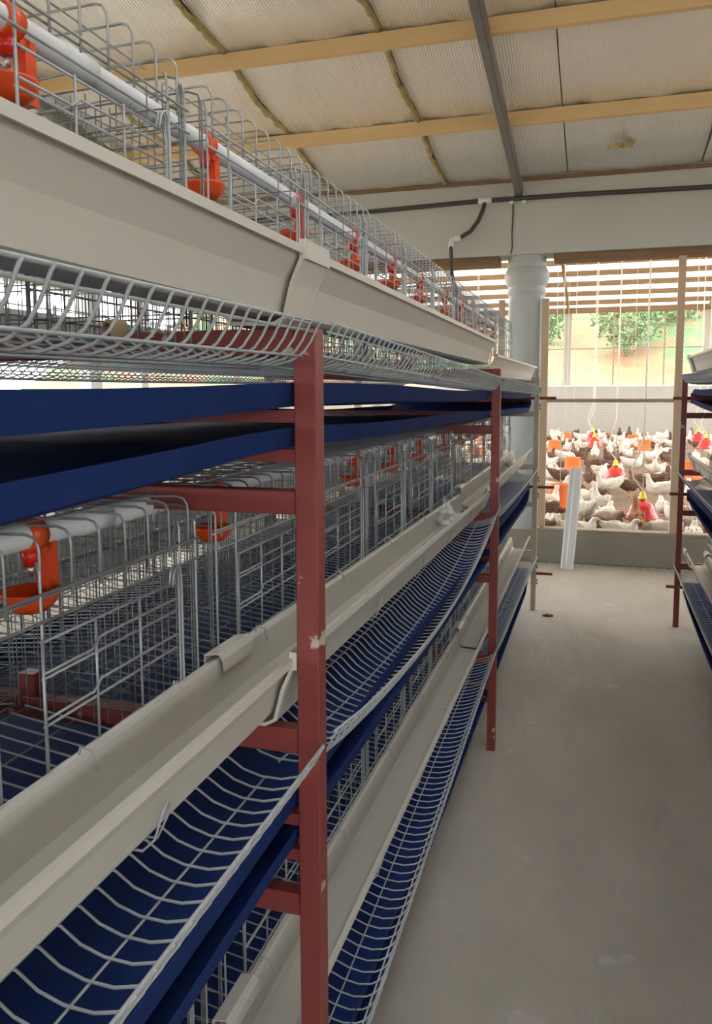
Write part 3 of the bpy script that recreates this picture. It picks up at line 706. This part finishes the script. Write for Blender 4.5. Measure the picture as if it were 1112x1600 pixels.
def hen_meshes(pose):
    rings, sit, (hx, hz) = POSE[pose]; mb = MB(); loft(mb, rings)
    bz = rings[4][1] + .05
    for s in (-1, 1):                                     # folded wings
        vs = []; fs = []; kk, n = 7, 8
        for i in range(kk):
            u = i / (kk - 1); x = .17 - .52 * u; r = .135 * math.sin(PI * (.18 + .82 * (1 - u)) ** 1.0) + .012
            zc = bz - .01 + .10 * u; yc = s * (.205 - .11 * u ** 2)
            for j in range(n):
                an = 2 * PI * j / n; vs.append((x, yc + s * .035 * math.cos(an), zc + r * math.sin(an)))
        for i in range(kk - 1):
            for j in range(n): fs.append((i * n + j, i * n + (j + 1) % n, (i + 1) * n + (j + 1) % n, (i + 1) * n + j))
        fs.append(tuple(range(n))); fs.append(tuple(reversed(range((kk - 1) * n, kk * n)))); mb.add(vs, fs, True)
    nb = len(mb.f)
    if not sit:
        for s in (-1, 1):
            mb.tube([(-.02, .09 * s, .34), (-.03, .09 * s, .20)], [.055, .028], 7)
            mb.tube([(-.03, .09 * s, .22), (.0, .09 * s, .015)], .018, 6)
            for a in (-.5, 0, .5): mb.tube([(0, .09 * s, .016), (.11 * math.cos(a), .09 * s + .11 * math.sin(a), .010)], [.015, .007], 5)
            mb.tube([(0, .09 * s, .016), (-.06, .09 * s, .010)], [.014, .007], 5)
    dn = 1 if pose != 'peck' else 0
    fx, fz = ((1, 0) if dn else (.2, -.98)); ux, uz = ((0, 1) if dn else (.98, .2))
    def P(a, b, y): return (hx + fx * a + ux * b, y, hz + fz * a + uz * b)
    cb = MB()
    pts = [(-.04, .05), (-.045, .085), (-.022, .078), (-.012, .105), (.008, .085), (.022, .102), (.036, .078), (.055, .072), (.05, .04)]
    n = len(pts); cb.add([P(a, b, -.012) for a, b in pts] + [P(a, b, .012) for a, b in pts], [tuple(range(n)), tuple(reversed(range(n, 2 * n)))] + [(i, i + n, (i + 1) % n + n, (i + 1) % n) for i in range(n)])
    wt = [MB(), MB()]; ey = [MB(), MB()]
    for s in (-1, 1): wt[s > 0].tube([P(.05, -.03, .02 * s), P(.055, -.055, .024 * s), P(.05, -.075, .023 * s)], [.012, .017, .008], 6)
    bk = MB().tube([P(.07, -.005, 0), P(.10, -.010, 0), P(.145, -.03, 0)], [.034, .024, .004], 7)
    for s in (-1, 1): ey[s > 0].lathe([(.001, -.015), (.014, -.008), (.017, 0), (.014, .008), (.001, .015)], 8, P(.03, .02, .066 * s))
    return mb, nb, cb, wt, bk, ey
HM_ = {}
for p_ in POSE:
    mb, nb, cb, wt, bk, ey = hen_meshes(p_)
    acc = [cb.mesh('comb', M['comb']), wt[0].mesh('wattle', M['comb']), wt[1].mesh('wattle', M['comb']), bk.mesh('beak', M['beak']), ey[0].mesh('eye', M['eye']), ey[1].mesh('eye', M['eye'])]
    for c_, mm in (('w', M['hen_white']), ('b', M['hen_brown']), ('o', M['hen_rust'])):
        me = mb.mesh('body', mm, M['beak'])
        me.polygons.foreach_set('material_index', [0] * nb + [1] * (len(mb.f) - nb)); HM_[(c_, p_)] = (me, acc)
def hen(x, y, c, pose, deg, s, label, group):
    t = thing('hen', label, 'hen', (x, y, .095), math.radians(deg), group); t.scale = (s, s, s)
    me, acc = HM_[(c, pose)]; obj('body', me, t)
    for nm, a in zip(('comb', 'wattle', 'wattle', 'beak', 'eye', 'eye'), acc): obj(nm, a, t)
CN = {'w': 'white', 'b': 'dark brown', 'o': 'rusty orange-brown'}
PN = {'up': 'upright', 'sit': 'sitting', 'stand': 'standing', 'peck': 'pecking'}
NEAR = {0: 'dark brown hen standing upright beside the left timber post', 1: 'round white hen sitting by the kerb left of leaning trough', 2: 'white hen standing just behind the brown one at left post',
        3: 'white hen standing left of the nearest orange feeder', 4: 'white hen standing right beside the leaning white trough', 5: 'white hen with red comb behind the leaning trough, facing left',
        6: 'dark brown hen sitting by the kerb right of leaning trough', 7: 'dark brown hen sitting behind the white hens right of leaning trough', 8: 'dark brown hen standing upright right of orange feeder above leaning trough',
        9: 'white hen standing on open litter below second bell drinker', 10: 'dark brown hen pecking between the two red bell drinkers', 11: 'large white hen sitting near the kerb left of nearest bell drinker',
        12: 'white hen sitting close to the kerb, left neighbour of upright white one', 13: 'white hen with raised head at the kerb facing right', 14: 'rusty brown hen upright in front of the nearest red bell drinker',
        15: 'large white hen sitting at the kerb right of nearest bell drinker', 16: 'white hen sitting at the kerb against the right timber post', 17: 'white hen sitting behind the large one right of nearest bell drinker',
        18: 'white hen standing right of the yellow cap of nearest bell drinker', 20: 'dark brown hen upright beside the right timber post', 21: 'dark brown hen pecking left of the upright one at right post',
        19: 'white hen sitting behind the brown hens at the right timber post', 25: 'dark brown hen sitting behind the hose of nearest bell drinker', 22: 'white hen standing right behind the second bell drinker',
        68: 'white hen standing behind right rack frame, under its middle tray', 69: 'white hen sitting at the kerb just behind right rack frame', 70: 'rusty brown hen facing the viewer at the kerb under right rack'}
HENS = [(-.53,9.11,'b','up',150),(-.44,9.0,'w','sit',95),(-.52,9.84,'w','stand',60),(-.5,11.06,'w','stand',10),(-.11,9.14,'w','stand',120),(.06,9.99,'w','up',140),(.13,8.75,'b','sit',20),(-.05,11.44,'b','sit',160),(-.08,12.72,'b','up',110),(.17,11.57,'w','stand',200),(.46,11.79,'b','peck',10),(.13,9.6,'w','sit',70),(.04,9.32,'w','sit',170),(.27,8.5,'w','sit',-10),(.43,8.85,'o','up',100),(.74,8.75,'w','sit',30),(.95,8.5,'w','sit',80),(.81,10.42,'w','sit',100),(.82,11.29,'w','stand',170),(1.09,13.93,'w','sit',30),(1.05,12.62,'b','up',95),(.90,12.67,'b','peck',180),(.64,15.17,'w','stand',15),(1.05,15.28,'w','sit',10),(1.08,17.09,'w','up',30),(.67,13.53,'b','sit',150),(.71,16.99,'b','sit',0),(.63,18.91,'w','sit',20),(1.29,16.32,'b','stand',60),(1.46,18.77,'w','sit',175),(.28,18.81,'w','up',90),(.42,20.83,'w','up',60),(.6,20.3,'w','stand',40),(.76,21.2,'w','stand',190),(1.56,23.56,'w','sit',10),(1.8,22.83,'w','sit',170),(1.49,21.32,'b','sit',20),(.61,21.75,'b','sit',140),(.31,24.5,'o','stand',0),(.64,24.6,'b','stand',90),(.91,24.7,'b','up',90),(1.16,25.0,'w','up',90),(1.29,24.3,'b','up',80),(-1.15,23.74,'w','stand',200),(-.37,22.81,'w','stand',10),(-.38,24.9,'b','sit',0),(-.97,21.8,'w','stand',30),(-.61,19.9,'w','stand',60),(-.47,20.83,'w','up',45),(-.45,18.0,'w','stand',100),(-.03,17.7,'w','up',90),(.18,20.99,'w','stand',80),(-.3,19.3,'b','sit',50),(-.82,18.01,'b','sit',0),(-.93,16.28,'b','stand',40),(-.60,16.48,'w','peck',0),(-.75,15.53,'b','sit',180),(-.72,13.83,'w','sit',0),(-.53,12.9,'b','peck',30),(.05,14.96,'w','sit',10),(-.07,16.23,'b','sit',160),(.25,16.02,'b','sit',10),(.18,14.2,'w','sit',120),(-1.44,24.27,'b','sit',0),(2.35,22.71,'w','up',80),(2.36,21.3,'b','stand',20),(2.35,17.5,'w','stand',200),(2.11,16.9,'w','sit',0),(1.17,10.79,'w','stand',100),(1.02,9.29,'w','sit',60),(1.14,8.75,'o','sit',-95),(1.83,19.76,'w','sit',30),(2.35,25.1,'b','stand',100),(1.51,15.52,'b','sit',10),(.37,17.4,'b','sit',30),(-.30,17.0,'b','stand',20),(-.51,24.2,'b','sit',170),(-.19,21.5,'b','sit',100),(1.22,22.6,'w','stand',150),(1.79,20.96,'w','stand',10),(1.35,14.91,'w','sit',170),
        (-3.21,17.05,'b','sit',210),(-4.12,22.72,'w','sit',327),(-2.81,16.22,'w','stand',84),(-3.53,21.25,'w','sit',201),(-2.46,15.0,'b','sit',318),(-3.03,18.96,'w','sit',75),(-2.13,14.79,'w','stand',192),(-2.58,18.83,'w','up',309),(-1.84,14.17,'b','sit',66),(-2.19,17.82,'w','sit',183),(-2.78,23.95,'b','sit',300),(-1.84,16.93,'w','stand',57),(-2.27,22.34,'b','sit',174)]
rh = random.Random(11)
taken = [(h[0], h[1]) for h in HENS] + [(-.43, 10.4), (-.39, 14.4), (-.93, 18.9), (-.8, 22.4), (.89, 22), (1.04, 19.2), (1.5, 14.1), (-2.3, 16), (-2.9, 20), (.5, 9.22), (.28, 12.35), (-.09, 19.5), (-.05, 18.4), (2.31, 20.4), (2.21, 18.2)]
for k in range(1500):
    if len(HENS) > 185: break
    x, y = rh.uniform(-4.2, 3.4), rh.uniform(14.5, 25.2)
    if all((x - a) ** 2 + (y - b) ** 2 > .34 ** 2 for a, b in taken):
        taken.append((x, y)); HENS.append((x, y, rh.choice('wwwbb'), rh.choice(['sit', 'sit', 'stand', 'stand', 'up', 'peck']), rh.uniform(0, 360)))
nf = 0
for k in range(900):
    if nf >= 12: break
    x, y = rh.uniform(-.75, 1.5), rh.uniform(8.15, 11.2)
    if all((x - a) ** 2 + (y - b) ** 2 > .27 ** 2 for a, b in taken) and (y > 8.4 or x > .7) and not (.1 < x < .85 and y < 12):
        nf += 1; taken.append((x, y)); HENS.append((x, y, rh.choice('wwwwb'), rh.choice(['sit', 'sit', 'stand']), rh.uniform(0, 360)))
LM = [(-.43, 10.4, 'nearest orange feeder'), (-.39, 14.4, 'feeder above the leaning trough'), (-.93, 18.9, 'feeder by left timber post'), (-.8, 22.4, 'rearmost left feeder'), (.89, 22, 'rearmost right feeder'),
      (1.04, 19.2, 'right feeder in mid pen'), (1.5, 14.1, 'feeder under right rack'), (-2.3, 16, 'nearer feeder behind left rack'), (-2.9, 20, 'farther feeder behind left rack'), (.5, 9.22, 'nearest bell drinker'),
      (.28, 12.35, 'second bell drinker'), (-.09, 19.5, 'mid-pen bell drinkers'), (2.31, 20.4, 'bell drinkers behind right rack')]
def where(x, y):
    a, b, n = min(LM, key=lambda q: (q[0] - x) ** 2 * 4 + (q[1] - y) ** 2)
    dx = x / y - a / b
    far = 'beyond' if y > b + .5 else ('in front of' if y < b - .5 else 'level with')
    sd = 'right of and ' if dx > .012 else ('left of and ' if dx < -.012 else '')
    return sd + far + ' the ' + n
for k, (x, y, c_, p_, d) in enumerate(HENS):
    row = 'in the middle of the pen' if y < 18 else 'in the far flock by the back wall'
    if y < 12: row = 'in the crowd at the front of the pen'
    if x < -1.7: row = 'in the pen behind the left rack'
    if k in NEAR: lb, gp = NEAR[k], 'hens at the front of the pen'
    else: lb = '%s hen %s %s' % (CN[c_], PN[p_], where(x, y)); gp = '%s hens of the flock' % CN[c_]
    hen(x, y, c_, p_, d, rh.uniform(.36, .42), lb, gp)
